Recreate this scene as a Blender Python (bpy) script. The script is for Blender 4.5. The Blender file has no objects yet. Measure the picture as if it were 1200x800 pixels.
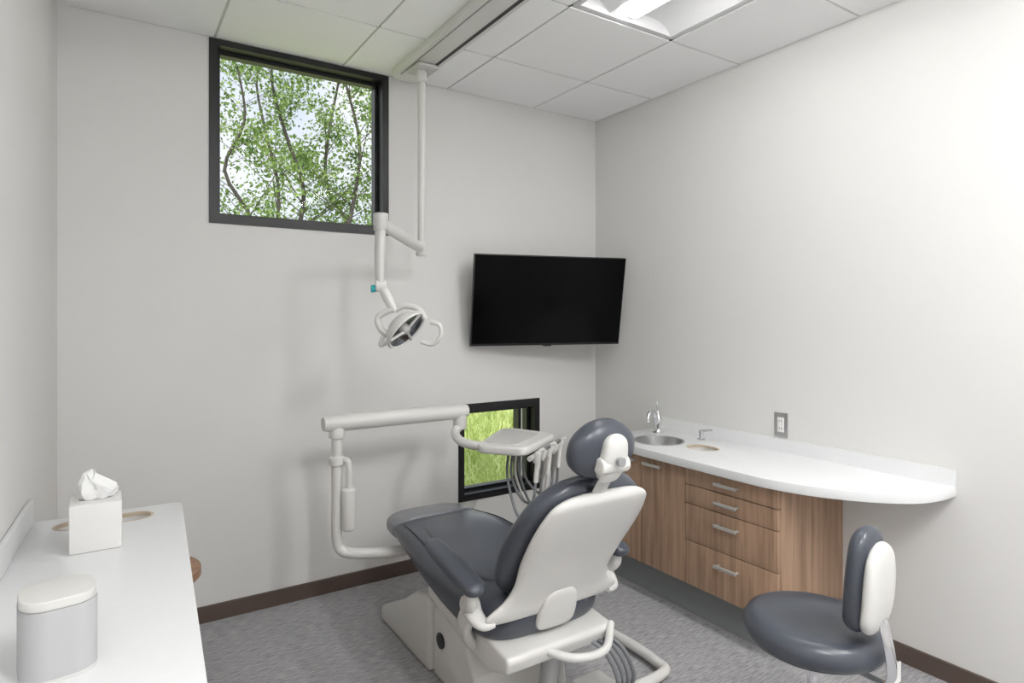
import bpy, bmesh, math, random
from mathutils import Vector, Matrix
random.seed(7)
V=Vector
sc=bpy.context.scene
try:
    sc.view_settings.view_transform='Standard'
    sc.view_settings.look='None'
except Exception: pass

# ---------------------------------------------------------------- helpers
def lin(c):
    c=c/255.0
    return c/12.92 if c<=0.04045 else ((c+0.055)/1.055)**2.4
def C(r,g,b): return (lin(r),lin(g),lin(b),1)

def mat(name,col,rough=0.5,metal=0.0,bump=0.0,bscale=200,var=0.0,vscale=5,stretch=None,coat=0.0,emit=None,es=0,spec=0.5):
    m=bpy.data.materials.new(name); m.use_nodes=True
    nt=m.node_tree; b=nt.nodes['Principled BSDF']
    b.inputs['Base Color'].default_value=col
    b.inputs['Roughness'].default_value=rough
    b.inputs['Metallic'].default_value=metal
    b.inputs['Specular IOR Level'].default_value=spec
    if coat: b.inputs['Coat Weight'].default_value=coat; b.inputs['Coat Roughness'].default_value=0.15
    tc=nt.nodes.new('ShaderNodeTexCoord'); mp=nt.nodes.new('ShaderNodeMapping')
    nt.links.new(tc.outputs['Object'],mp.inputs['Vector'])
    if stretch: mp.inputs['Scale'].default_value=stretch
    if var>0:
        n=nt.nodes.new('ShaderNodeTexNoise'); n.inputs['Scale'].default_value=vscale; n.inputs['Detail'].default_value=6
        nt.links.new(mp.outputs[0],n.inputs['Vector'])
        r=nt.nodes.new('ShaderNodeValToRGB')
        r.color_ramp.elements[0].position=0.3; r.color_ramp.elements[1].position=0.7
        r.color_ramp.elements[0].color=tuple(x*(1-var) for x in col[:3])+(1,)
        r.color_ramp.elements[1].color=tuple(min(1,x*(1+var)) for x in col[:3])+(1,)
        nt.links.new(n.outputs['Fac'],r.inputs['Fac']); nt.links.new(r.outputs['Color'],b.inputs['Base Color'])
    if bump>0:
        n=nt.nodes.new('ShaderNodeTexNoise'); n.inputs['Scale'].default_value=bscale; n.inputs['Detail'].default_value=3
        nt.links.new(mp.outputs[0],n.inputs['Vector'])
        bp=nt.nodes.new('ShaderNodeBump'); bp.inputs['Strength'].default_value=bump; bp.inputs['Distance'].default_value=0.002
        nt.links.new(n.outputs['Fac'],bp.inputs['Height']); nt.links.new(bp.outputs[0],b.inputs['Normal'])
    if emit: b.inputs['Emission Color'].default_value=emit; b.inputs['Emission Strength'].default_value=es
    return m

M_wall=mat('wall_paint',C(223,222,220),0.6,spec=0.2,var=0.004,vscale=2)
M_ceil=mat('ceiling_tile',C(250,250,251),0.9,var=0.012,vscale=120)
M_grid=mat('ceiling_grid',C(205,205,205),0.5)
M_base=mat('baseboard_vinyl',C(90,76,69),0.5)
M_black=mat('black_frame',C(22,24,26),0.4)
M_white=mat('white_plastic',C(214,213,210),0.32,var=0.01)
M_white2=mat('offwhite_plastic',C(196,195,192),0.38)
M_grayp=mat('gray_plastic',C(150,151,152),0.4)
M_leather=mat('slate_upholstery',C(70,74,83),0.30,bump=0.12,bscale=260)
M_leather2=mat('toe_cover_gray',C(122,124,130),0.26,bump=0.05,bscale=200)
M_seam=mat('seam_dark',C(46,49,56),0.5)
M_chrome=mat('chrome',C(225,225,228),0.14,metal=1.0)
M_steel=mat('brushed_steel',C(185,185,186),0.3,metal=1.0)
M_nickel=mat('satin_nickel',C(205,203,200),0.4,metal=0.6)
M_counter=mat('solid_surface',C(230,231,232),0.28,var=0.008,vscale=30)
M_rim=mat('cutout_rim',C(200,184,164),0.4)
M_kick=mat('toe_kick',C(130,134,134),0.5)
M_screen=mat('tv_screen',C(2,2,3),0.15,spec=0.1)
M_rubber=mat('dark_rubber',C(40,41,44),0.5)
M_hose=mat('gray_hose',C(120,122,126),0.45)
M_teal=mat('teal_plastic',C(40,160,165),0.4)
M_paper=mat('tissue_paper',C(238,238,238),0.8,bump=0.2,bscale=40)
M_card=mat('white_card_box',C(228,227,225),0.5)
M_lens=mat('troffer_lens',C(255,255,255),0.5,emit=(1,1,0.99,1),es=22)
M_lens_fill=mat('fill_troffer_lens',C(255,255,255),0.5,emit=(1,1,0.99,1),es=96)  # stronger glow for the added, unseen fill troffers
M_refl=mat('troffer_reflector',C(222,222,223),0.6)
M_grille=mat('speaker_grille',C(186,186,188),0.75,bump=0.3,bscale=1200)
M_lampglass=mat('lamp_reflector',C(120,124,128),0.12,metal=0.8)

def wood_mat(name,base,dark,axis):
    m=bpy.data.materials.new(name); m.use_nodes=True; nt=m.node_tree; b=nt.nodes['Principled BSDF']
    tc=nt.nodes.new('ShaderNodeTexCoord'); mp=nt.nodes.new('ShaderNodeMapping')
    mp.inputs['Scale'].default_value=axis
    nt.links.new(tc.outputs['Object'],mp.inputs['Vector'])
    n=nt.nodes.new('ShaderNodeTexNoise'); n.inputs['Scale'].default_value=3.0; n.inputs['Detail'].default_value=8; n.inputs['Roughness'].default_value=0.65; n.inputs['Distortion'].default_value=0.4
    nt.links.new(mp.outputs[0],n.inputs['Vector'])
    r=nt.nodes.new('ShaderNodeValToRGB'); e=r.color_ramp.elements
    e[0].position=0.33; e[0].color=dark; e[1].position=0.62; e[1].color=base
    nt.links.new(n.outputs['Fac'],r.inputs['Fac']); nt.links.new(r.outputs['Color'],b.inputs['Base Color'])
    b.inputs['Roughness'].default_value=0.45
    return m
M_wood=wood_mat('walnut_laminate',C(180,149,124),C(138,109,88),(12,12,0.55))
M_woodtop=wood_mat('wood_top',C(176,140,112),C(140,105,82),(1,8,8))

# carpet
def carpet():
    m=bpy.data.materials.new('carpet_gray'); m.use_nodes=True; nt=m.node_tree; b=nt.nodes['Principled BSDF']
    tc=nt.nodes.new('ShaderNodeTexCoord')
    def noise(scale,sc3,detail=2):
        mp=nt.nodes.new('ShaderNodeMapping'); mp.inputs['Scale'].default_value=sc3
        nt.links.new(tc.outputs['Object'],mp.inputs['Vector'])
        n=nt.nodes.new('ShaderNodeTexNoise'); n.inputs['Scale'].default_value=scale; n.inputs['Detail'].default_value=detail
        nt.links.new(mp.outputs[0],n.inputs['Vector']); return n
    n1=noise(20,(1,8,1)); n3=noise(160,(1,1,1))
    a=nt.nodes.new('ShaderNodeMath'); a.operation='MULTIPLY_ADD'; a.inputs[1].default_value=0.7
    nt.links.new(n1.outputs['Fac'],a.inputs[0])
    c=nt.nodes.new('ShaderNodeMath'); c.operation='MULTIPLY'; c.inputs[1].default_value=0.3
    nt.links.new(n3.outputs['Fac'],c.inputs[0]); nt.links.new(c.outputs[0],a.inputs[2])
    r=nt.nodes.new('ShaderNodeValToRGB'); e=r.color_ramp.elements
    e[0].position=0.36; e[0].color=C(138,137,139); e[1].position=0.64; e[1].color=C(182,181,183)
    nt.links.new(a.outputs[0],r.inputs['Fac'])
    nt.links.new(r.outputs['Color'],b.inputs['Base Color'])
    bp=nt.nodes.new('ShaderNodeBump'); bp.inputs['Strength'].default_value=0.15; bp.inputs['Distance'].default_value=0.002
    nt.links.new(a.outputs[0],bp.inputs['Height']); nt.links.new(bp.outputs[0],b.inputs['Normal'])
    b.inputs['Roughness'].default_value=0.95; b.inputs['Specular IOR Level'].default_value=0.1
    return m
M_carpet=carpet()

def grp(name,loc=(0,0,0)):
    e=bpy.data.objects.new(name,None); e.location=(0,0,0); e.empty_display_size=0.1
    sc.collection.objects.link(e); return e

def mk(name,verts,faces,m,parent=None,smooth=True,ang=40):
    me=bpy.data.meshes.new(name); me.from_pydata([tuple(v) for v in verts],[],faces); me.update()
    bm=bmesh.new(); bm.from_mesh(me); bmesh.ops.recalc_face_normals(bm,faces=bm.faces[:]); bm.to_mesh(me); bm.free()
    if smooth:
        for p in me.polygons: p.use_smooth=True
        me.set_sharp_from_angle(angle=math.radians(ang))
    o=bpy.data.objects.new(name,me); sc.collection.objects.link(o)
    if isinstance(m,(list,tuple)):
        for x in m: me.materials.append(x)
    else: me.materials.append(m)
    if parent: o.parent=parent
    return o

def frombm(name,bm,m,parent=None,ang=40):
    me=bpy.data.meshes.new(name); bmesh.ops.recalc_face_normals(bm,faces=bm.faces[:]); bm.to_mesh(me); bm.free()
    for p in me.polygons: p.use_smooth=True
    me.set_sharp_from_angle(angle=math.radians(ang))
    o=bpy.data.objects.new(name,me); sc.collection.objects.link(o); me.materials.append(m)
    if parent: o.parent=parent
    return o

def box(name,lo,hi,m,parent=None,bev=0.0,seg=3,M=None):
    bm=bmesh.new(); bmesh.ops.create_cube(bm,size=1)
    for v in bm.verts:
        v.co=V(((lo[i]+hi[i])/2+v.co[i]*(hi[i]-lo[i]) for i in range(3)))
    if bev>0: bmesh.ops.bevel(bm,geom=bm.edges[:],offset=bev,segments=seg,profile=0.5,affect='EDGES',clamp_overlap=True)
    if M is not None: bmesh.ops.transform(bm,matrix=M,verts=bm.verts[:])
    return frombm(name,bm,m,parent)

def boxes(name,lst,m,parent=None):
    bm=bmesh.new()
    for lo,hi in lst:
        r=bmesh.ops.create_cube(bm,size=1)
        for v in r['verts']:
            v.co=V(((lo[i]+hi[i])/2+v.co[i]*(hi[i]-lo[i]) for i in range(3)))
    return frombm(name,bm,m,parent)

def cr(P,t):
    n=len(P)-1; i=min(int(t*n),n-1); u=t*n-i
    p0=P[i-1] if i>0 else P[0]*2-P[1]
    p1=P[i];p2=P[i+1]
    p3=P[i+2] if i+2<=n else P[n]*2-P[n-1]
    return 0.5*((2*p1)+(p2-p0)*u+(2*p0-5*p1+4*p2-p3)*u*u+(3*p1-p0-3*p2+p3)*u**3)

def sweep(name,pts,r,m,parent=None,N=None,n=20,smooth=True,flat=None,up=None,capround=False):
    P=[V(p) for p in pts]
    if isinstance(r,(int,float)): r=[r]*len(P)
    if smooth and len(P)>2:
        N=N or (len(P)-1)*8
        Q=[cr(P,i/N) for i in range(N+1)]
        RR=[V((x,0,0)) for x in r]; R=[max(1e-4,cr(RR,i/N).x) for i in range(N+1)]
    else: Q=P;R=r
    vs=[];fs=[]; prev=None
    for i,q in enumerate(Q):
        T=(Q[min(i+1,len(Q)-1)]-Q[max(i-1,0)]).normalized()
        if prev is None:
            a=V(up) if up else (V((0,0,1)) if abs(T.z)<0.9 else V((1,0,0)))
            X=a.cross(T).normalized()
        else: X=(prev-T*prev.dot(T)).normalized()
        prev=X; Y=T.cross(X)
        fx,fy=flat if flat else (1,1)
        for k in range(n):
            an=2*math.pi*k/n
            vs.append(q+X*math.cos(an)*R[i]*fx+Y*math.sin(an)*R[i]*fy)
    L=len(Q)
    for i in range(L-1):
        for k in range(n):
            fs.append((i*n+k,i*n+(k+1)%n,(i+1)*n+(k+1)%n,(i+1)*n+k))
    fs.append(tuple(range(n))); fs.append(tuple((L-1)*n+k for k in range(n)))
    return mk(name,vs,fs,m,parent,ang=50)

def cyl(name,p1,p2,r,m,parent=None,n=28,bev=0.0):
    p1=V(p1);p2=V(p2)
    if bev>0:
        d=(p2-p1).normalized()
        pts=[p1+d*bev*(1-math.cos(a)) for a in [0,math.pi/6,math.pi/3,math.pi/2]]
        rs=[r-bev+bev*math.sin(a) for a in [0,math.pi/6,math.pi/3,math.pi/2]]
        pts+= [p2-d*bev*(1-math.cos(a)) for a in [math.pi/2,math.pi/3,math.pi/6,0]]
        rs+= [r-bev+bev*math.sin(a) for a in [math.pi/2,math.pi/3,math.pi/6,0]]
        return sweep(name,pts,rs,m,parent,n=n,smooth=False)
    return sweep(name,[p1,p2],r,m,parent,n=n,smooth=False)

def lathe(name,prof,c,m,parent=None,n=40,M=None,ang=40):
    vs=[];fs=[]
    for (r,z) in prof:
        for k in range(n):
            a=2*math.pi*k/n; p=V((r*math.cos(a),r*math.sin(a),z))
            if M is not None: p=M@p
            vs.append(p+V(c))
    L=len(prof)
    for i in range(L-1):
        for k in range(n): fs.append((i*n+k,i*n+(k+1)%n,(i+1)*n+(k+1)%n,(i+1)*n+k))
    o=mk(name,vs,fs,m,parent,ang=ang)
    bm=bmesh.new(); bm.from_mesh(o.data); bmesh.ops.remove_doubles(bm,verts=bm.verts[:],dist=1e-5); bm.to_mesh(o.data); bm.free()
    return o

def rpoly(pts,r,seg=8):
    out=[]; n=len(pts)
    if isinstance(r,(int,float)): r=[r]*n
    for i in range(n):
        p=V(pts[i]).to_2d(); a=V(pts[i-1]).to_2d(); b=V(pts[(i+1)%n]).to_2d()
        if r[i]<=0: out.append(p); continue
        d1=(a-p).normalized(); d2=(b-p).normalized()
        ang=d1.angle(d2); t=r[i]/math.tan(ang/2)
        s=p+d1*t; e=p+d2*t
        c=p+(d1+d2).normalized()*(r[i]/math.sin(ang/2))
        a0=math.atan2(s.y-c.y,s.x-c.x); a1=math.atan2(e.y-c.y,e.x-c.x)
        d=(a1-a0+math.pi)%(2*math.pi)-math.pi
        for k in range(seg+1):
            an=a0+d*k/seg; out.append(V((c.x+r[i]*math.cos(an),c.y+r[i]*math.sin(an))))
    return out

def extr(name,pts,z0,z1,m,parent=None,bev=0.0,M=None,seg=3):
    bm=bmesh.new(); n=len(pts)
    a=[bm.verts.new((p[0],p[1],z0)) for p in pts]; b=[bm.verts.new((p[0],p[1],z1)) for p in pts]
    bm.faces.new(a[::-1]); bm.faces.new(b)
    for i in range(n): bm.faces.new((a[i],a[(i+1)%n],b[(i+1)%n],b[i]))
    bmesh.ops.recalc_face_normals(bm,faces=bm.faces[:])
    if bev>0:
        es=[e for e in bm.edges if e.calc_face_angle(0)>0.6]
        bmesh.ops.bevel(bm,geom=es,offset=bev,segments=seg,profile=0.5,affect='EDGES',clamp_overlap=True)
    if M is not None: bmesh.ops.transform(bm,matrix=M,verts=bm.verts[:])
    return frombm(name,bm,m,parent,ang=35)

M_YZ=Matrix(((0,0,1,0),(1,0,0,0),(0,1,0,0),(0,0,0,1)))

def cushion(name,keys,m,parent=None,L=(1,0,0),p=3.0,ra=0.05,rb=0.04,n=36,N=44,crown=0.0,pb=None):
    L=V(L).normalized(); P=[V(k[0]) for k in keys]; A=[V((k[1],k[2],0)) for k in keys]
    S=[(1-math.cos(math.pi*i/N))/2 for i in range(N+1)]
    Q=[cr(P,s) for s in S]; AB=[cr(A,s) for s in S]
    d=[0]
    for i in range(N): d.append(d[-1]+(Q[i+1]-Q[i]).length)
    tot=d[-1]; vs=[];fs=[]
    for i,q in enumerate(Q):
        T=(Q[min(i+1,N)]-Q[max(i-1,0)]).normalized(); Nn=L.cross(T).normalized()
        dd=min(d[i],tot-d[i]); a,b=AB[i].x,AB[i].y
        if dd<ra: a=a-ra*(1-math.sqrt(max(0,1-(1-dd/ra)**2)))
        if dd<rb: b=b*math.sqrt(max(0,1-(1-dd/rb)**2))
        a=max(a,0.002); b=max(b,0.0015)
        for k in range(n):
            an=2*math.pi*k/n; c,s=math.cos(an),math.sin(an)
            x=a*math.copysign(abs(c)**(2/p),c); y=b*math.copysign(abs(s)**(2/(pb or p)),s)
            vs.append(q+L*x+Nn*y)
    for i in range(N):
        for k in range(n): fs.append((i*n+k,i*n+(k+1)%n,(i+1)*n+(k+1)%n,(i+1)*n+k))
    fs.append(tuple(range(n))); fs.append(tuple(N*n+k for k in range(n)))
    return mk(name,vs,fs,m,parent,ang=60)

def cut(o,cutter):
    md=o.modifiers.new('b','BOOLEAN'); md.operation='DIFFERENCE'; md.object=cutter; md.solver='EXACT'
    dg=bpy.context.evaluated_depsgraph_get(); dg.update()
    me=bpy.data.meshes.new_from_object(o.evaluated_get(dg)); o.modifiers.clear(); o.data=me
    me.set_sharp_from_angle(angle=math.radians(35))
    bpy.data.objects.remove(cutter)

def stadium(cx,cy,hx,hy,seg=12):
    pts=[]
    for k in range(seg+1):
        a=-math.pi/2+math.pi*k/seg; pts.append((cx+(hx-hy)+hy*math.cos(a),cy+hy*math.sin(a)))
    for k in range(seg+1):
        a=math.pi/2+math.pi*k/seg; pts.append((cx-(hx-hy)+hy*math.cos(a),cy+hy*math.sin(a)))
    return pts
def ring_strip(name,pin,pout,z,m,parent,h=0.0006):
    n=len(pin); vs=[(p[0],p[1],z+h) for p in pin]+[(p[0],p[1],z+h) for p in pout]+[(p[0],p[1],z) for p in pout]+[(p[0],p[1],z-.012) for p in pin]
    fs=[]
    for i in range(n):
        j=(i+1)%n
        fs+= [(i,j,n+j,n+i),(n+i,n+j,2*n+j,2*n+i),(i,j,3*n+j,3*n+i)]
    return mk(name,vs,fs,m,parent)
def liner(name,pin,z0,z1,m,parent):
    n=len(pin); vs=[(p[0],p[1],z1) for p in pin]+[(p[0],p[1],z0) for p in pin]
    fs=[(i,(i+1)%n,n+(i+1)%n,n+i) for i in range(n)]+[tuple(n+i for i in range(n))]
    return mk(name,vs,fs,m,parent)

# ---------------------------------------------------------------- room
YB=3.226; XR=2.762; ZC=2.74; YF=-1.4
def wx(y): return -0.18-0.05*(YB-y)
W1=(0.396,1.285,1.868,ZC); W2=(1.716,2.296,0.34,0.912)
T=0.22; ZT=3.0
lst=[]
xs=[-0.5,W1[0],W1[1],W2[0],W2[1],XR+0.2]
lst.append(((xs[0],YB,-0.1),(xs[1],YB+T,ZT)))
lst.append(((xs[1],YB,-0.1),(xs[2],YB+T,W1[2]))); lst.append(((xs[1],YB,ZC),(xs[2],YB+T,ZT)))
lst.append(((xs[2],YB,-0.1),(xs[3],YB+T,ZT)))
lst.append(((xs[3],YB,-0.1),(xs[4],YB+T,W2[2]))); lst.append(((xs[3],YB,W2[3]),(xs[4],YB+T,ZT)))
lst.append(((xs[4],YB,-0.1),(xs[5],YB+T,ZT)))
boxes('wall_back',lst,M_wall)
boxes('wall_right',[((XR,YF-0.2,-0.1),(XR+0.2,YB,ZT))],M_wall)
boxes('wall_front',[((-0.8,YF-0.2,-0.1),(XR,YF,ZT))],M_wall)
extr('wall_left',[(wx(YB),YB),(wx(YB)-0.2,YB),(wx(YF)-0.2,YF),(wx(YF),YF)],-0.1,ZT,M_wall)
boxes('floor',[((-0.8,YF-0.2,-0.1),(XR+0.2,YB+T,0.0))],M_carpet)
gx=[2.25-0.61*i for i in range(-1,5)]; gy=[2.70-0.62*i for i in range(-1,8)]
xl=sorted([x for x in gx if x<XR]); yl=sorted(gy)
xl=[-0.62]+[x for x in xl if x>-0.6]+[XR]
yl=[YF]+[y for y in yl if YF+0.05<y<YB-0.05]+[YB]
lst=[]; g=0.006
trofs=[(1.64,2.25,0.84,2.08),(0.42,1.03,-1.02,0.22),(1.64,2.25,-1.02,0.22)]  # first is the visible fixture; the rest are added behind the camera as fill
def in_trof(xc,yc):
    for (x0,x1,y0,y1) in trofs:
        if x0<xc<x1 and y0<yc<y1: return True
    return False
for i in range(len(xl)-1):
    for j in range(len(yl)-1):
        if in_trof((xl[i]+xl[i+1])/2,(yl[j]+yl[j+1])/2): continue
        lst.append(((xl[i]+g,yl[j]+g,ZC),(xl[i+1]-g,yl[j+1]-g,ZC+0.018)))
ceil=grp('ceiling')
boxes('ceiling_tiles',lst,M_ceil,ceil)
lst=[]
for x in xl[1:-1]:
    lst.append(((x-0.012,YF,ZC+0.005),(x+0.012,YB,ZC+0.03)))
for y in yl[1:-1]:
    seg=[]
    cur=-0.62
    for (x0,x1,y0,y1) in sorted(trofs):
        if y0+0.05<y<y1-0.05:
            seg.append((cur,x0)); cur=x1
    seg.append((cur,XR))
    for a,b in seg: lst.append(((a,y-0.012,ZC+0.005),(b,y+0.012,ZC+0.03)))
lst+= [((XR-0.02,YF,ZC+0.004),(XR,YB,ZC+0.02)),((-0.62,YB-0.02,ZC+0.004),(XR,YB,ZC+0.02))]
boxes('ceiling_grid',lst,M_grid,ceil)
boxes('ceiling_deck',[((-0.8,YF-0.2,ZT-0.05),(XR+0.2,YB+T,ZT+0.05))],M_ceil,ceil)
LW=0.060
for i,(x0,x1,y0,y1) in enumerate(trofs):
    t=grp('ceiling_light_troffer'); xm=(x0+x1)/2-(0.05 if i==0 else 0); a0=x0+0.012; a1=x1-0.012  # after the first, these are added out-of-view fill lights
    def side(s0,s1):
        pr=[(s0,ZC+0.002),(s0+(0.02 if s1>s0 else -0.02),ZC+0.002)]
        b0=pr[1][0]
        for k in range(1,9):
            u=k/8; pr.append((b0+(s1-b0)*u, ZC+0.012+0.055*math.sin(math.pi*u)**0.8*(1-0.3*u) if u<1 else ZC+0.012))
        return pr
    prof2=side(a0,xm-LW)+side(a1,xm+LW)[::-1]
    vs=[(p[0],y0+0.03,p[1]) for p in prof2]+[(p[0],y1-0.03,p[1]) for p in prof2]; n=len(prof2)
    fs=[(k,k+1,n+k+1,n+k) for k in range(n-1)]
    mk('reflector',vs,fs,M_refl,t)
    boxes('housing_ends',[((a0,y0+0.01,ZC+0.002),(a1,y0+0.03,ZC+0.09)),((a0,y1-0.03,ZC+0.002),(a1,y1-0.01,ZC+0.09)),((a0,y0+0.01,ZC+0.09),(a1,y1-0.01,ZC+0.1))],M_refl,t)
    lp=[]
    for k in range(11):
        a=math.pi*k/10; lp.append((xm-LW*math.cos(a),ZC+0.012-0.03*math.sin(a)))
    lp+= [(xm+LW,ZC+0.05),(xm-LW,ZC+0.05)]
    Mx=Matrix(((1,0,0,0),(0,0,1,0),(0,1,0,0),(0,0,0,1)))
    extr('lens',lp,y0+0.10,y1-0.10,M_lens if i==0 else M_lens_fill,t,M=Mx)

# baseboards
boxes('baseboard_back',[((wx(YB),YB-0.012,0.0),(XR,YB,0.075))],M_base)
boxes('baseboard_right',[((XR-0.012,YF,0.0),(XR,1.50,0.075)),((XR-0.012,2.66,0.0),(XR,YB-0.012,0.075))],M_base)
extr('baseboard_left',[(wx(YB-0.012),YB-0.012),(wx(YB-0.012)+0.012,YB-0.012),(wx(2.55)+0.012,2.55),(wx(2.55),2.55)],0,0.075,M_base)

# windows
M_glass=bpy.data.materials.new('window_glass'); M_glass.use_nodes=True
nt=M_glass.node_tree; nt.nodes.clear(); o_=nt.nodes.new('ShaderNodeOutputMaterial'); mx=nt.nodes.new('ShaderNodeMixShader'); tr=nt.nodes.new('ShaderNodeBsdfTransparent'); gl=nt.nodes.new('ShaderNodeBsdfGlossy'); gl.inputs['Roughness'].default_value=0.02
mx.inputs[0].default_value=0.004; nt.links.new(tr.outputs[0],mx.inputs[1]); nt.links.new(gl.outputs[0],mx.inputs[2]); nt.links.new(mx.outputs[0],o_.inputs[0])
def window(name,W,f=0.05,ft=0.05,extra=()):
    x0,x1,z0,z1=W; w=grp(name); ya=YB-0.006; yb=YB+0.11
    boxes('frame',[((x0,ya,z0),(x0+f*0.75,yb,z1)),((x1-f*0.75,ya,z0),(x1,yb,z1)),((x0+f*0.75,ya,z0),(x1-f*0.75,yb,z0+f*0.8)),((x0+f*0.75,ya,z1-ft),(x1-f*0.75,yb,z1))]+list(extra),M_black,w)
    a=0.018
    xx0=x0+f*.75;xx1=x1-f*.75;zz0=z0+f*.8;zz1=z1-ft
    boxes('sash',[((xx0,YB+0.06,zz0),(xx0+a,yb,zz1)),((xx1-a,YB+0.06,zz0),(xx1,yb,zz1)),((xx0+a,YB+0.06,zz0),(xx1-a,yb,zz0+a)),((xx0+a,YB+0.06,zz1-a),(xx1-a,yb,zz1))],M_black,w)
    mk('glass',[(xx0,YB+0.09,zz0),(xx1,YB+0.09,zz0),(xx1,YB+0.09,zz1),(xx0,YB+0.09,zz1)],[(0,1,2,3)],M_glass,w,smooth=False)
window('window_1',(W1[0],W1[1],W1[2],W1[3]-0.002),0.05,0.03)
window('window_2',W2,0.05,0.05,extra=[((2.17,YB+0.05,0.38),(2.19,YB+0.11,0.862))])

# ---------------------------------------------------------------- left counter
lc=grp('side_counter'); ZK=0.77
ye=2.51; yn=0.9
def cxr(y): return 0.22-0.055*(ye-y)
poly=rpoly([(wx(yn)+0.002,yn),(cxr(yn),yn),(cxr(ye),ye),(wx(ye)+0.002,ye)],[0,0.03,0.03,0])
top=extr('counter_top',poly,ZK-0.04,ZK,M_counter,lc,bev=0.003)
cu=extr('cut',stadium(-0.01,2.405,0.135,0.048),ZK-0.1,ZK+0.1,M_rim); cut(top,cu)
ring_strip('cutout_rim',stadium(-0.01,2.405,0.131,0.044),stadium(-0.01,2.405,0.138,0.051),ZK,M_rim,lc)
liner('cutout_liner',stadium(-0.01,2.405,0.133,0.046),ZK-0.10,ZK-.004,M_card,lc)
extr('backsplash',[(wx(yn)+0.002,yn),(wx(yn)+0.016,yn),(wx(ye)+0.016,ye),(wx(ye)+0.002,ye)],ZK+.001,ZK+0.075,M_counter,None,bev=0.002)
bpy.data.objects['backsplash'].name='counter_backsplash'
pc=[(wx(yn)+0.004,yn+0.03),(cxr(yn)-0.03,yn+0.03),(cxr(2.28)-0.03,2.28),(wx(2.28)+0.004,2.28)]
extr('cabinet_body',pc,0.12,ZK-0.04,M_wood,lc,bev=0.002)
pk=[(wx(yn)+0.004,yn+0.05),(cxr(yn)-0.09,yn+0.05),(cxr(2.28)-0.09,2.26),(wx(2.28)+0.004,2.26)]
extr('toe_kick',pk,0.0,0.12,M_kick,lc)

# tissue box
tb=grp('tissue_box'); zt=ZK+0.0008
bx=box('box',(-0.092,2.10,zt),(0.033,2.225,ZK+0.135),M_card,tb,bev=0.004)
mk('slot',[(-0.03+0.042*math.cos(a),2.1625+0.022*math.sin(a),ZK+0.1355) for a in [2*math.pi*k/24 for k in range(24)]],[tuple(range(24))],M_grayp,tb)
vs=[];fs=[];n=40;rows=[(0.03,0.0),(0.036,0.012),(0.040,0.024),(0.036,0.036),(0.026,0.050),(0.014,0.064),(0.004,0.074)]
for j,(r,z) in enumerate(rows):
    for k in range(n):
        a=2*math.pi*k/n; f=1+0.28*math.sin(5*a+j*0.5)+0.14*math.sin(9*a-j)
        vs.append((-0.03+r*f*1.05*math.cos(a)+0.004*j*math.sin(j),2.1625+r*f*0.55*math.sin(a),ZK+0.135+z+0.012*math.sin(3*a+1)*(j/6)))
for j in range(len(rows)-1):
    for k in range(n): fs.append((j*n+k,j*n+(k+1)%n,(j+1)*n+(k+1)%n,(j+1)*n+k))
fs.append(tuple((len(rows)-1)*n+k for k in range(n)))
mk('tissue',vs,fs,M_paper,tb,ang=25)

# speaker
sp=grp('smart_speaker'); sx,sy=-0.08,1.45
Rz=Matrix.Translation(V((sx,sy,0.0008)))@Matrix.Rotation(math.radians(8),4,'Z')
sq=rpoly([(-.06,-.06),(.06,-.06),(.06,.06),(-.06,.06)],0.042,10)
sq2=rpoly([(-.0592,-.0592),(.0592,-.0592),(.0592,.0592),(-.0592,.0592)],0.0415,10)
extr('grille_body',sq,ZK+0.006,ZK+0.130,M_grille,sp,M=Rz)
extr('top_cap',sq2,ZK+0.130,ZK+0.148,M_white,sp,bev=0.0025,M=Rz)
extr('foot',sq2,ZK,ZK+0.006,M_white,sp,M=Rz)

# round wood table in corner
st=grp('wood_side_table')
lathe('top',[(0,0.41),(0.165,0.41),(0.17,0.415),(0.17,0.445),(0.165,0.45),(0,0.45)],(0.14,2.76,0),M_woodtop,st)
for k in range(3):
    a=math.radians(90+120*k); cyl('leg_%d'%(k+1),(0.14+0.09*math.cos(a),2.76+0.09*math.sin(a),0.412),(0.14+0.14*math.cos(a),2.76+0.14*math.sin(a),0.0),0.013,M_woodtop,st)

# ---------------------------------------------------------------- right cabinets
cb=grp('base_cabinet'); XF=2.30; Y0=1.535; YE=2.60
box('side_panel_near',(XF,Y0,0.17),(XR-0.002,Y0+0.018,0.728),M_wood,cb,bev=0.001)
box('side_panel_far',(XF+.002,YE-0.018,0.17),(XR-0.002,YE,0.728),M_wood,cb,bev=0.001)
box('divider',(XF+.022,2.012,0.19),(XR-0.03,2.03,0.5),M_wood,cb)
box('bottom_panel',(XF+.002,Y0+.018,0.172),(XR-0.002,YE-.018,0.19),M_wood,cb)
box('back_panel',(XR-0.02,Y0+.02,0.19),(XR-0.004,YE-.02,0.72),M_wood,cb)
box('face_backing',(XF+.004,Y0+.018,0.19),(XF+.02,YE-.018,0.72),M_rubber,cb)
box('toe_kick',(XF+0.06,Y0-0.02,0.0),(XR-0.014,YE,0.168),M_kick,cb)
dz=[(0.645,0.724),(0.556,0.641),(0.384,0.552),(0.176,0.380)]; hz=[0.684,0.600,0.500,0.320]
def handle(yc,z,nm,L=0.12):
    box(nm,(XF-0.048,yc-L/2,z-.007),(XF-0.039,yc+L/2,z+.007),M_nickel,cb,bev=0.002)
    for s in (-1,1): cyl(nm+'_post',(XF-0.042,yc+s*L*0.42,z),(XF-0.018,yc+s*L*0.42,z),0.005,M_nickel,cb,n=12)
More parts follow.
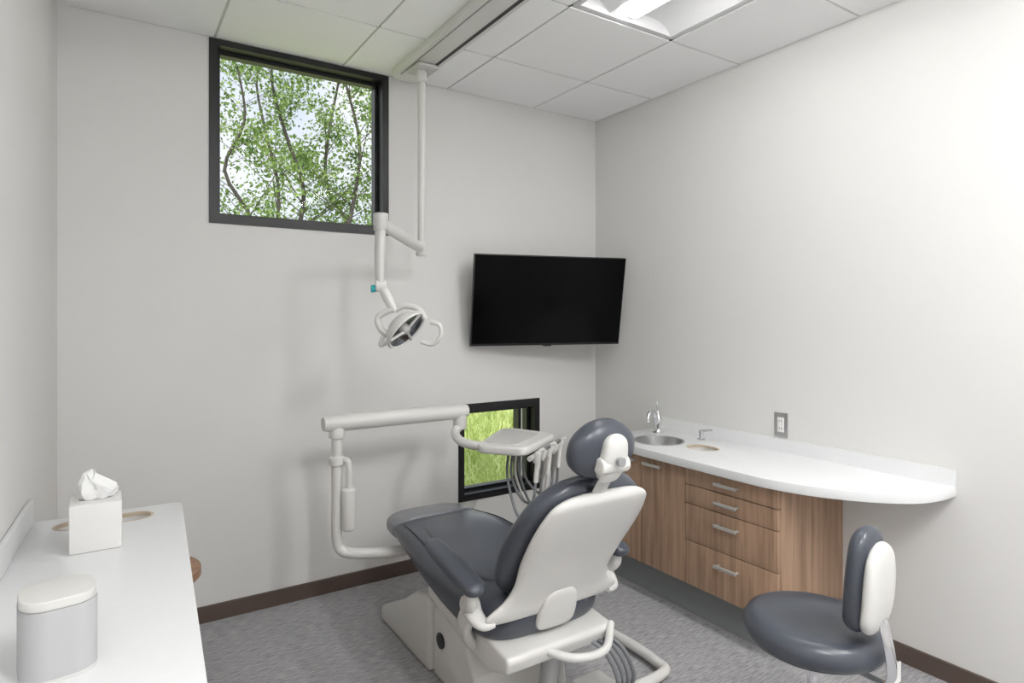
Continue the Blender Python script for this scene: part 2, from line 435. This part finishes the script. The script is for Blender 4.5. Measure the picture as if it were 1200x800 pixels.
for i,((a,b),h) in enumerate(zip(dz,hz)):
    box('drawer_front_%d'%(i+1),(XF-0.019,Y0+0.002,a),(XF,2.018,b),M_wood,cb,bev=0.0015)
    handle(1.778,h,'drawer_handle_%d'%(i+1))
for i,(a,b) in enumerate([(2.022,2.308),(2.312,2.598)]):
    box('cabinet_door_%d'%(i+1),(XF-0.019,a,0.176),(XF,b,0.724),M_wood,cb,bev=0.0015)
handle(2.22,0.69,'door_handle_1'); handle(2.40,0.69,'door_handle_2')

ct=grp('countertop')
arc=[(2.235,2.63),(2.235,1.72)]
cc=[V((2.235,1.72,0)),V((2.245,1.55,0)),V((2.30,1.38,0)),V((2.40,1.23,0)),V((2.52,1.13,0)),V((2.64,1.095,0)),V((XR-0.002,1.09,0))]
arc+=[(p.x,p.y) for p in [cr(cc,i/30) for i in range(1,31)]]
arc+=[(XR-0.002,2.63)]
ctop=extr('top_slab',arc,0.73,0.77,M_counter,ct,bev=0.003)
SK=(2.45,2.35); SR=0.128
cu=extr('cut',[(SK[0]+SR*math.cos(2*math.pi*k/48),SK[1]+SR*math.sin(2*math.pi*k/48)) for k in range(48)],0.6,0.9,M_rim); cut(ctop,cu)
CHY=2.10
def stY(cx,cy,hl,hw): return [(cx-(p[1]),cy+(p[0])) for p in stadium(0,0,hl,hw)]
cu=extr('cut',stY(2.50,CHY,0.082,0.062),0.6,0.9,M_rim); cut(ctop,cu)
ring_strip('chute_rim',stY(2.50,CHY,0.077,0.057),stY(2.50,CHY,0.086,0.066),0.77,M_rim,ct)
liner('chute_liner',stY(2.50,CHY,0.080,0.060),0.68,0.767,M_card,ct)
boxes('backsplash',[((XR-0.016,1.09,0.77),(XR-0.002,2.63,0.833))],M_counter,ct)

sk=grp('sink')
prof=[(SR+0.006,0.7705),(SR+0.006,0.773),(SR-0.004,0.773),(SR-0.006,0.76),(SR-0.012,0.70),(SR-0.03,0.655),(SR-0.07,0.635),(0.02,0.63),(0,0.63)]
lathe('bowl',prof,(SK[0],SK[1],0),M_steel,sk)
lathe('drain',[(0.02,0.632),(0.02,0.635),(0.012,0.636),(0,0.634)],(SK[0],SK[1],0),M_chrome,sk)

fa=grp('faucet'); fx,fy=2.60,2.50
lathe('base',[(0,0.7705),(0.03,0.7705),(0.03,0.777),(0.020,0.786),(0.018,0.80),(0.021,0.82),(0.023,0.85),(0.018,0.868),(0.012,0.878),(0,0.88)],(fx,fy,0),M_chrome,fa)
sweep('spout',[(fx-0.008,fy,0.825),(fx-0.04,fy-0.01,0.885),(fx-0.085,fy-0.03,0.90),(fx-0.115,fy-0.04,0.878),(fx-0.12,fy-0.043,0.85)],[0.015,0.015,0.014,0.012,0.012],M_chrome,fa)
sweep('lever',[(fx,fy,0.872),(fx+0.004,fy,0.90),(fx-0.006,fy-0.002,0.925),(fx-0.002,fy,0.95)],[0.010,0.008,0.007,0.008],M_chrome,fa)
sd=grp('soap_dispenser'); dx,dy=2.655,2.24
lathe('body',[(0,0.7705),(0.022,0.7705),(0.022,0.776),(0.012,0.78),(0.011,0.805),(0.014,0.808),(0.014,0.820),(0,0.822)],(dx,dy,0),M_chrome,sd)
sweep('nozzle',[(dx+0.0,dy+.012,0.814),(dx-0.01,dy-0.03,0.824),(dx-0.02,dy-0.085,0.836)],[0.007,0.006,0.005],M_chrome,sd)

ol=grp('power_outlet'); oy,oz=1.84,0.90
box('plate',(XR-0.006,oy-0.036,oz-0.058),(XR-0.0005,oy+0.036,oz+0.058),M_steel,ol,bev=0.002)
box('receptacle',(XR-0.009,oy-0.018,oz-0.036),(XR-0.005,oy+0.018,oz+0.036),M_card,ol,bev=0.002)
for s in (-1,1):
    for k in (-1,1): box('slot',(XR-0.0096,oy+k*.006-0.0012,oz+s*0.018-0.005),(XR-0.0088,oy+k*.006+0.0012,oz+s*0.018+0.005),M_rubber,ol)

# ---------------------------------------------------------------- TV
tv=grp('wall_mounted_tv')
MT=Matrix.Translation(V((2.200,2.977,1.518)))@Matrix.Rotation(math.radians(-14.95),4,'Z')@Matrix.Rotation(math.radians(10.7),4,'X')
hw,hh=0.4765,0.2675
box('housing',(-hw,0,-hh),(hw,0.022,hh),M_black,tv,bev=0.003,M=MT)
box('screen',(-hw+0.006,-0.0015,-hh+0.014),(hw-0.006,0.001,hh-0.006),M_screen,tv,M=MT)
box('rear_bulge',(-hw*0.7,0.02,-hh*0.8),(hw*0.7,0.038,hh*0.45),M_black,tv,bev=0.006,M=MT)
box('logo_bump',(-0.025,-0.001,-hh-0.006),(0.025,0.012,-hh+0.002),M_rubber,tv,bev=0.002,M=MT)
box('mount_plate',(-0.1,0.036,-0.1),(0.1,0.048,0.1),M_rubber,tv,M=MT)
box('wall_plate',(2.08,YB-0.02,1.40),(2.22,YB-0.001,1.66),M_rubber,tv,bev=0.003)
cyl('arm_1',(2.15,YB-0.02,1.53),(2.30,YB-0.08,1.53),0.016,M_rubber,tv)
cyl('arm_2',(2.30,YB-0.08,1.53),(2.215,3.02,1.52),0.016,M_rubber,tv)

# ---------------------------------------------------------------- ceiling track + dental light
dl=grp('dental_light')
rp=rpoly([(1.26,-0.6),(1.425,-0.6),(1.425,3.15),(1.26,3.15)],[0.01,0.01,0.05,0.05])
extr('ceiling_track',rp,ZC-0.04,ZC-0.0005,M_white,dl,bev=0.004)
box('track_slot',(1.385,-0.55,ZC-0.042),(1.402,3.06,ZC-0.0395),M_rubber,dl)
box('track_slot_b',(1.285,-0.55,ZC-0.042),(1.291,3.06,ZC-0.0395),M_grayp,dl)
px,py=1.34,2.917
box('trolley',(1.29,2.85,ZC-0.06),(1.41,3.0,ZC-0.04),M_white2,dl,bev=0.008)
cyl('pole',(px,py,ZC-0.055),(px,py,1.76),0.019,M_white,dl,bev=0.004)
lathe('pole_collar',[(0.019,-0.02),(0.026,-0.02),(0.028,0),(0.026,0.03),(0.019,0.035)],(px,py,ZC-0.10),M_white,dl)
sweep('arm_horizontal',[(px+0.01,py+0.01,1.775),(1.17,2.745,1.80),(0.995,2.572,1.83)],0.024,M_white,dl,flat=(0.8,1.2))
cyl('pole_foot',(px,py,1.735),(px,py,1.80),0.028,M_white,dl,bev=0.006)
cyl('knuckle_1',(0.99,2.572,1.80),(0.99,2.572,1.875),0.032,M_white2,dl,bev=0.006)
sweep('arm_vertical',[(0.99,2.572,1.83),(0.985,2.575,1.70),(0.985,2.575,1.575)],[0.028,0.027,0.022],M_white,dl,flat=(1.1,0.8))
cyl('knuckle_2',(0.965,2.575,1.56),(1.01,2.565,1.56),0.026,M_white,dl,bev=0.006)
cyl('teal_cap',(0.948,2.579,1.548),(0.966,2.575,1.548),0.016,M_teal,dl,bev=0.003)
sweep('link',[(0.99,2.57,1.56),(1.015,2.555,1.51),(1.04,2.54,1.455)],[0.020,0.024,0.020],M_white,dl)
HC=V((1.075,2.51,1.375)); nrm=V((0.45,-0.62,-0.64)).normalized()
q=nrm.to_track_quat('Z','Y').to_matrix().to_4x4()
lathe('head_shell',[(0,-0.055),(0.03,-0.054),(0.055,-0.045),(0.085,-0.02),(0.102,0.0),(0.104,0.012),(0.098,0.018),(0.09,0.012)],HC,M_white,dl,M=q)
lathe('head_lens',[(0.091,0.012),(0.08,0.004),(0.05,-0.008),(0.02,-0.012),(0,-0.012)],HC,M_lampglass,dl,M=q)
lathe('lamp_core',[(0.022,-0.014),(0.022,0.012),(0.016,0.02),(0,0.021)],HC,M_white2,dl,M=q)
def loc(x,y,z): return HC+(q@V((x,y,z)))
for k in range(3):
    a=math.radians(90+120*k); sweep('lens_strut_%d'%(k+1),[loc(0.018*math.cos(a),0.018*math.sin(a),0.012),loc(0.1*math.cos(a),0.1*math.sin(a),0.016)],0.006,M_white,dl,smooth=False)
A1=V((0.8393,-0.5437,0)); UP=V((0,0,1))
b0=V((1.04,2.54,1.455))
sweep('yoke',[b0,HC+A1*-0.055+UP*0.085,HC+A1*-0.115+UP*0.05,HC+A1*-0.105+UP*-0.0,HC+A1*-0.07+UP*-0.03],0.014,M_white,dl)
sweep('yoke_b',[b0,HC+A1*0.0+UP*0.10,HC+A1*0.06+UP*0.085,HC+A1*0.09+UP*0.04],0.013,M_white,dl)
sweep('handle_right',[HC+A1*0.07+UP*-0.055,HC+A1*0.12+UP*-0.065,HC+A1*0.155+UP*-0.03,HC+A1*0.15+UP*0.015,HC+A1*0.11+UP*0.03],0.010,M_white,dl)
sweep('handle_left',[HC+A1*-0.06+UP*-0.05,HC+A1*-0.105+UP*-0.07,HC+A1*-0.09+UP*-0.02],0.009,M_white,dl)

# ---------------------------------------------------------------- dental chair
dc=grp('dental_chair'); CX=1.29
cushion('seat_cushion',[((CX,2.80,0.452),.185,.036),((CX,2.62,0.463),.215,.046),((CX,2.42,0.462),.245,.062),((CX,2.2,0.435),.262,.078),((CX,2.0,0.415),.268,.09),((CX,1.84,0.412),.262,.09),((CX,1.72,0.42),.22,.075)],M_leather,dc,p=4.2,pb=3.0,ra=0.10,rb=0.06)
cushion('toe_cover',[((CX,2.815,0.453),.193,.045),((CX,2.72,0.460),.208,.050),((CX,2.60,0.466),.224,.055)],M_leather2,dc,p=4.2,pb=3.0,ra=0.07,rb=0.02)
cushion('seat_pad',[((CX,2.58,0.493),.15,.022),((CX,2.4,0.505),.17,.024),((CX,2.15,0.497),.19,.024),((CX,1.85,0.492),.18,.022)],M_leather,dc,p=4,ra=0.08,rb=0.05)
for s in (-1,1):
    sweep('seat_piping_'+('left' if s<0 else 'right'),[(CX+s*.184,2.60,.5005),(CX+s*.208,2.42,.512),(CX+s*.2225,2.2,.498),(CX+s*.2275,2.0,.487),(CX+s*.222,1.86,.484)],.004,M_seam,dc,n=8)
cushion('back_cushion',[((CX,1.815,0.47),.19,.045),((CX,1.74,0.585),.225,.048),((CX,1.66,0.70),.245,.048),((CX,1.575,0.81),.238,.048),((CX,1.50,0.925),.19,.042)],M_leather,dc,p=3.2,pb=2.6,ra=0.13,rb=0.05)
cushion('back_shell',[((CX,1.735,.425),.290,.018),((CX,1.718,.460),.275,.020),((CX,1.702,.500),.222,.022),((CX,1.672,.560),.198,.026),((CX,1.613,.66),.210,.028),((CX,1.535,.77),.214,.026),((CX,1.48,.85),.194,.024),((CX,1.456,.888),.150,.020)],M_white,dc,p=3.4,pb=2.2,ra=0.05,rb=0.022,N=70)
cushion('back_spine',[((CX,1.735,.36),.080,.020),((CX,1.705,.43),.078,.018),((CX,1.672,.51),.060,.008)],M_white,dc,p=3,ra=0.04,rb=0.03)
for s,nm in ((-1,'left'),(1,'right')):
    sweep('back_yoke_'+nm,[(CX+s*.285,1.80,.485),(CX+s*.288,1.77,.455),(CX+s*.275,1.738,.437),(CX+s*.24,1.728,.437)],[0.030,.030,.024,.018],M_white,dc,flat=(1.0,0.7))
    cyl('arm_pivot_'+nm,(CX+s*.265,1.80,.475),(CX+s*.312,1.80,.475),0.036,M_white,dc,bev=0.008)
    sweep('arm_support_'+nm,[(CX+s*.295,1.80,.47),(CX+s*.31,1.755,.51),(CX+s*.31,1.76,.555)],[.025,.022,.02],M_white,dc)
    sweep('side_link_'+nm,[(CX+s*.285,1.80,.47),(CX+s*.278,1.86,.38),(CX+s*.23,1.90,.30)],[.030,.032,.03],M_white,dc,flat=(.7,1.2))
    cushion('armrest_'+nm,[((CX+s*.31,2.06,.615),.030,.018),((CX+s*.312,1.97,.603),.038,.024),((CX+s*.312,1.85,.585),.042,.026),((CX+s*.31,1.70,.555),.038,.022)],M_leather,dc,p=2.4,ra=0.035,rb=0.03)
HX=CX-.022
cushion('headrest',[((HX,1.485,0.935),.09,.04),((HX,1.465,0.985),.120,.048),((HX,1.45,1.045),.122,.05),((HX,1.44,1.118),.085,.04)],M_leather,dc,p=2.4,ra=0.075,rb=0.05)
cushion('headrest_bracket',[((HX,1.437,0.93),.036,.02),((HX,1.407,0.985),.048,.024),((HX,1.392,1.04),.044,.022),((HX,1.39,1.08),.034,.015)],M_white,dc,p=3,ra=0.03,rb=0.02)
cyl('headrest_knob',(HX-.055,1.405,.985),(HX+.055,1.405,.985),.026,M_white,dc,bev=.006)
sweep('headrest_stem',[(HX,1.50,.84),(HX,1.465,.89),(HX,1.425,.95)],[.03,.028,.028],M_white2,dc,flat=(1,.35))
cyl('release_button',(HX,1.372,1.0),(HX,1.359,1.0),.014,M_grayp,dc)
def prof_yz(name,pts,x0,x1,m,r=0.03,bev=0.012): return extr(name,rpoly(pts,r,6),x0,x1,m,dc,bev=bev,M=M_YZ)
prof_yz('seat_carriage',[(2.30,0.365),(2.25,0.32),(2.02,0.27),(1.78,0.245),(1.68,0.28),(1.66,0.335),(1.80,0.35)],CX-.225,CX+.225,M_white,r=0.02)
prof_yz('lift_arm',[(2.42,0.12),(2.42,0.22),(2.05,0.33),(1.80,0.33),(1.80,0.26),(2.05,0.22)],CX-.10,CX+.10,M_white2,r=0.02)
prof_yz('base_cover_front',[(2.80,0.0),(2.80,0.07),(2.58,0.17),(2.42,0.275),(2.33,0.30),(2.27,0.285),(2.27,0.0)],CX-.215,CX+.215,M_white,r=0.025,bev=0.02)
prof_yz('base_cover_rear',[(2.265,0.0),(2.265,0.275),(2.18,0.285),(2.0,0.23),(1.93,0.14),(1.90,0.0)],CX-.20,CX+.20,M_white,r=0.02,bev=0.015)
cyl('base_emblem',(CX-.20,2.19,0.165),(CX-.208,2.19,0.165),.03,M_rubber,dc,bev=.002)
box('foot_plate',(CX-.16,1.60,0.0),(CX+.16,1.92,0.035),M_white2,dc,bev=.01)
sweep('floor_frame',[(1.46,2.12,.035),(1.80,2.10,.035),(1.86,2.05,.035),(1.86,1.80,.035),(1.80,1.72,.035),(1.44,1.72,.035)],.02,M_white,dc)
box('floor_box',(1.42,1.66,0.0),(1.56,1.80,0.10),M_white,dc,bev=.012)
cyl('rear_column',(CX+.02,1.80,.03),(CX+.02,1.76,.27),.035,M_steel,dc)
for i in range(4):
    x=1.40+.025*i
    sweep('hose_%d'%(i+1),[(x,1.72,.31),(x+.05,1.64,.26),(x+.09,1.62,.15),(x+.06,1.66,.09),(x+.02,1.70,.08)],.008,M_hose,dc,n=10)
sweep('rear_handle',[(CX-.08,1.70,.32),(CX+.0,1.62,.30),(CX+.12,1.60,.30),(CX+.22,1.68,.33)],.014,M_white,dc)

# ---------------------------------------------------------------- delivery unit
du=grp('dental_delivery_unit')
sweep('support_tube',[(1.25,2.66,.36),(1.10,2.68,.355),(0.95,2.735,.36),(0.885,2.765,.375),(0.862,2.778,.43),(0.862,2.778,.60),(0.862,2.778,.90)],.024,M_white,du,N=70)
cyl('post_collar',(0.862,2.778,.76),(0.862,2.778,.80),.034,M_white,du,bev=.006)
cyl('post_head',(0.862,2.778,.88),(0.862,2.778,.935),.035,M_white,du,bev=.008)
sweep('over_patient_arm',[(0.80,2.776,.95),(0.83,2.777,.95),(1.2,2.78,.95),(1.50,2.785,.95),(1.53,2.785,.95)],[.030,.038,.038,.038,.030],M_white,du,smooth=False,n=28)
cyl('arm_elbow',(1.49,2.785,.86),(1.49,2.785,.955),.034,M_white,du,bev=.006)
sweep('tray_link',[(1.49,2.785,.875),(1.445,2.75,.85),(1.43,2.66,.825),(1.47,2.57,.815),(1.54,2.54,.815)],.022,M_white,du)
cyl('vacuum_canister',(0.905,2.745,.47),(0.905,2.745,.66),.032,M_white,du,bev=.012)
sweep('canister_bracket',[(0.868,2.775,.78),(0.90,2.75,.78),(0.907,2.744,.73),(0.905,2.745,.65)],.015,M_white,du)
tp=rpoly([(1.40,2.47),(1.55,2.28),(1.88,2.50),(1.76,2.80)],[.05,.05,.05,.06])
extr('control_head',tp,.805,.845,M_white,du,bev=.012)
tp2=rpoly([(1.46,2.49),(1.56,2.36),(1.80,2.53),(1.73,2.72)],[.03,.03,.03,.03])
extr('tray_mat',tp2,.8445,.848,M_white2,du)
hx0=V((1.56,2.265,.80)); hx1=V((1.87,2.47,.80))
cyl('handpiece_rail',hx0,hx1,.012,M_white2,du)
for i in range(5):
    f=(i+0.5)/5; p=hx0.lerp(hx1,f); d=V((0.35,-0.5,0)).normalized()
    cyl('holder_%d'%(i+1),p+d*.015+V((0,0,-.025)),p+d*.03+V((0,0,.025)),.016,M_white,du,bev=.003)
    sweep('handpiece_%d'%(i+1),[p+d*.055+V((0,0,.04)),p+d*.03+V((0,0,.02)),p+d*.02+V((0,0,-.05)),p+d*.015+V((0,0,-.11))],[.007,.012,.011,.012],M_steel if i%2 else M_white,du,n=14)
    e=V((1.62+.03*i,2.52+.01*i,.81))
    lo=.50+.03*((i*2)%3)
    sweep('handpiece_hose_%d'%(i+1),[p+d*.015+V((0,0,-.105)),p+d*.01+V((-.005,.01,-.2)),V(((p.x+e.x)/2-.01,(p.y+e.y)/2,lo)),V((e.x-.02,e.y-.01,.66)),e],.0065,M_hose if i!=2 else M_white2,du,n=10,N=40)

# ---------------------------------------------------------------- stool
so=grp('operator_stool'); S=V((1.797,1.090,0)); nb=V((-.0686,.9977,0)).normalized(); lb=V((nb.y,-nb.x,0))
lathe('seat',[(0,.438),(.16,.438),(.190,.450),(.202,.470),(.202,.492),(.188,.514),(.16,.525),(.10,.523),(0,.518)],(S.x,S.y,0),M_leather,so,n=56)
lathe('seat_pan',[(0,.415),(.12,.415),(.17,.438),(0,.438)],(S.x,S.y,0),M_grayp,so)
cyl('gas_lift',(S.x,S.y,.20),(S.x,S.y,.42),.018,M_chrome,so)
cyl('lift_sleeve',(S.x,S.y,.08),(S.x,S.y,.26),.028,M_chrome,so)
for k in range(5):
    a=math.radians(20+72*k); d=V((math.cos(a),math.sin(a),0))
    sweep('base_leg_%d'%(k+1),[S+V((0,0,.11)),S+d*.12+V((0,0,.10)),S+d*.25+V((0,0,.07))],[.024,.02,.015],M_chrome,so)
    c=S+d*.25; t=V((-d.y,d.x,0))
    for s in (-1,1): cyl('caster_%d'%(k+1),c+t*s*.008+V((0,0,.025)),c+t*s*.022+V((0,0,.025)),.025,M_rubber,so,bev=.004)
    cyl('caster_stem_%d'%(k+1),c+V((0,0,.025)),c+V((0,0,.075)),.006,M_chrome,so)
B=S-nb*.140-lb*.030
cushion('backrest_pad',[(B-nb*.00+V((0,0,.545)),.066,.028),(B-nb*.015+V((0,0,.62)),.084,.034),(B-nb*.022+V((0,0,.72)),.086,.034),(B-nb*.028+V((0,0,.845)),.068,.028)],M_leather,so,L=lb,p=2.4,ra=.065,rb=.04)
cushion('backrest_shell',[(B-nb*.036+V((0,0,.55)),.064,.018),(B-nb*.053+V((0,0,.62)),.080,.022),(B-nb*.061+V((0,0,.72)),.080,.022),(B-nb*.062+V((0,0,.81)),.060,.016)],M_white,so,L=lb,p=2.4,ra=.06,rb=.03)
sweep('backrest_bar',[S-nb*.08+V((0,0,.42)),S-nb*.18+V((0,0,.41)),S-nb*.225-lb*.02+V((0,0,.44)),S-nb*.225-lb*.03+V((0,0,.52)),S-nb*.205-lb*.03+V((0,0,.60))],.010,M_chrome,so,flat=(1.6,.7))
sweep('lever',[S+lb*.05+V((0,0,.41)),S+lb*.16-nb*.08+V((0,0,.40)),S+lb*.23-nb*.12+V((0,0,.395))],.006,M_chrome,so)
box('label_tag',(S.x+.15,S.y-.16,.34),(S.x+.19,S.y-.158,.40),M_card,so)

# ---------------------------------------------------------------- outside
def leafmat(nm,c1,c2,sc_=2.5):
    m=bpy.data.materials.new(nm); m.use_nodes=True; nt=m.node_tree; b=nt.nodes['Principled BSDF']
    tc=nt.nodes.new('ShaderNodeTexCoord'); n=nt.nodes.new('ShaderNodeTexNoise'); n.inputs['Scale'].default_value=sc_; n.inputs['Detail'].default_value=5
    nt.links.new(tc.outputs['Object'],n.inputs['Vector']); r=nt.nodes.new('ShaderNodeValToRGB')
    r.color_ramp.elements[0].position=.35; r.color_ramp.elements[1].position=.65
    r.color_ramp.elements[0].color=c1; r.color_ramp.elements[1].color=c2
    nt.links.new(n.outputs['Fac'],r.inputs['Fac']); nt.links.new(r.outputs['Color'],b.inputs['Base Color'])
    b.inputs['Roughness'].default_value=.6; b.inputs['Specular IOR Level'].default_value=0.2
    return m
M_leaf=leafmat('leaves',C(78,110,54),C(164,188,112),4.5); M_bark=mat('bark',C(92,86,82),.9,var=.3,vscale=20)
M_grass=leafmat('grass',C(166,186,108),C(232,240,172),3.5)
M_shrub=leafmat('shrub_leaves',C(120,128,92),C(176,170,140))
def tree(x,y,h,seed,nl=1100):
    rnd=random.Random(seed); t=grp('tree')
    pts=[V((x,y,-.2))]
    for k in range(1,8): pts.append(V((x+rnd.gauss(0,.08)*k**.5,y+rnd.gauss(0,.08),h*k/7)))
    sweep('trunk',pts,[.05*(1-.11*k) for k in range(8)],M_bark,t,n=8,N=28)
    tips=[]; bv=[];bf=[]
    for b in range(24):
        f=.34+.64*rnd.random(); p=cr(pts,f); a=rnd.random()*6.283; L=(.8+rnd.random()*.8)*(1.15-f*.75)
        q1=p+V((math.cos(a)*L*.5,math.sin(a)*L*.5,L*.35)); q2=p+V((math.cos(a)*L,math.sin(a)*L,L*.75))
        r0=.018*(1.2-f)
        chain=[p,q1,q2]; rs=[r0,r0*.6,r0*.2]; s0=len(bv)
        for c,r in zip(chain,rs):
            for k in range(5): bv.append(c+V((math.cos(k*1.257)*r,math.sin(k*1.257)*r,0)))
        for i in range(2):
            for k in range(5): bf.append((s0+i*5+k,s0+i*5+(k+1)%5,s0+(i+1)*5+(k+1)%5,s0+(i+1)*5+k))
        for g_ in (.5,.75,.95): tips.append((p.lerp(q2,g_),.08+.10*rnd.random()))
    mk('branches',bv,bf,M_bark,t)
    vs=[];fs=[]
    for i in range(nl):
        c,s=rnd.choice(tips); c=c+V((rnd.gauss(0,s),rnd.gauss(0,s),rnd.gauss(0,s*.8)))
        a=V((rnd.gauss(0,1),rnd.gauss(0,1),rnd.gauss(0,1))).normalized(); b_=a.cross(V((rnd.gauss(0,1),rnd.gauss(0,1),rnd.gauss(0,1)))).normalized(); l=.018+.020*rnd.random()
        k=len(vs); vs+=[c-a*l,c+b_*l*.6,c+a*l,c-b_*l*.6]; fs.append((k,k+1,k+2,k+3))
    mk('foliage',vs,fs,M_leaf,t,smooth=False)
for i,(x,y,h,nl) in enumerate([(1.25,8.6,4.6,1600),(1.95,8.6,5.4,4200),(2.6,8.2,5.2,4200),(3.1,9.6,6.0,4000),(3.9,9.6,5.6,3000),(2.3,11,6.4,3200)]): tree(x,y,h,i+3,nl)
lw=grp('grass_lawn'); mk('ground',[(-30,YB+T,-.12),(40,YB+T,-.12),(40,60,-.12),(-30,60,-.12)],[(0,1,2,3)],M_grass,lw,smooth=False)
gv=[];gf=[]; rnd=random.Random(5)
for i in range(7000):
    y=YB+.8+rnd.random()**1.1*9; x=y*(.45+rnd.random()*.5)+rnd.gauss(0,.2); h=.10+.26*rnd.random(); a=rnd.random()*6.283; w=.005+.001*y
    dx_,dy_=math.cos(a)*w,math.sin(a)*w; bx_,by_=rnd.gauss(0,.09),rnd.gauss(0,.09); k=len(gv)
    gv+=[(x-dx_,y-dy_,-.12),(x+dx_,y+dy_,-.12),(x+bx_*.5+dx_*.7,y+by_*.5+dy_*.7,-.12+h*.6),(x+bx_*.5-dx_*.7,y+by_*.5-dy_*.7,-.12+h*.6),(x+bx_*1.5,y+by_*1.5,-.12+h)]
    gf+=[(k,k+1,k+2,k+3),(k+3,k+2,k+4)]
mk('blades',gv,gf,M_grass,lw,smooth=False)
sv=[];sf=[]
for i in range(4500):
    x=6.2+rnd.random()*5.5; y=12.3+rnd.random()*1.6; z=-.1+rnd.random()**1.3*(.75+.25*math.sin(x*3))
    a=V((rnd.gauss(0,1),rnd.gauss(0,1),rnd.gauss(0,1))).normalized(); b_=a.cross(V((rnd.gauss(0,1),rnd.gauss(0,1),rnd.gauss(0,1)))).normalized(); l=.06
    c=V((x,y,z)); k=len(sv); sv+=[c-a*l,c+b_*l*.6,c+a*l,c-b_*l*.6]; sf.append((k,k+1,k+2,k+3))
mk('shrub_row',sv,sf,M_shrub,None,smooth=False)

# ---------------------------------------------------------------- world + sun
w=bpy.data.worlds.new('World'); sc.world=w; w.use_nodes=True; nt=w.node_tree; bg=nt.nodes['Background']
tc=nt.nodes.new('ShaderNodeTexCoord'); n=nt.nodes.new('ShaderNodeTexNoise'); n.inputs['Scale'].default_value=3; n.inputs['Detail'].default_value=5
nt.links.new(tc.outputs['Generated'],n.inputs['Vector']); r=nt.nodes.new('ShaderNodeValToRGB')
r.color_ramp.elements[0].position=.4; r.color_ramp.elements[0].color=C(216,226,240); r.color_ramp.elements[1].position=.6; r.color_ramp.elements[1].color=C(246,248,251)
nt.links.new(n.outputs['Fac'],r.inputs['Fac']); nt.links.new(r.outputs['Color'],bg.inputs['Color']); bg.inputs['Strength'].default_value=1.15
su=bpy.data.lights.new('sun','SUN'); su.energy=2.3; su.angle=.03; su.color=(1,.98,.94)
so_=bpy.data.objects.new('sun',su); sc.collection.objects.link(so_); so_.rotation_euler=V((.25,.65,-.8)).to_track_quat('-Z','Y').to_euler()

# ---------------------------------------------------------------- camera
cam=bpy.data.cameras.new('camera'); co=bpy.data.objects.new('camera',cam); sc.collection.objects.link(co)
cam.sensor_width=36; cam.lens=21.9; cam.shift_y=-0.025; cam.clip_start=0.02
co.location=(0,0,1.431); co.rotation_euler=(math.radians(90),0,math.radians(-32.94))
sc.camera=co
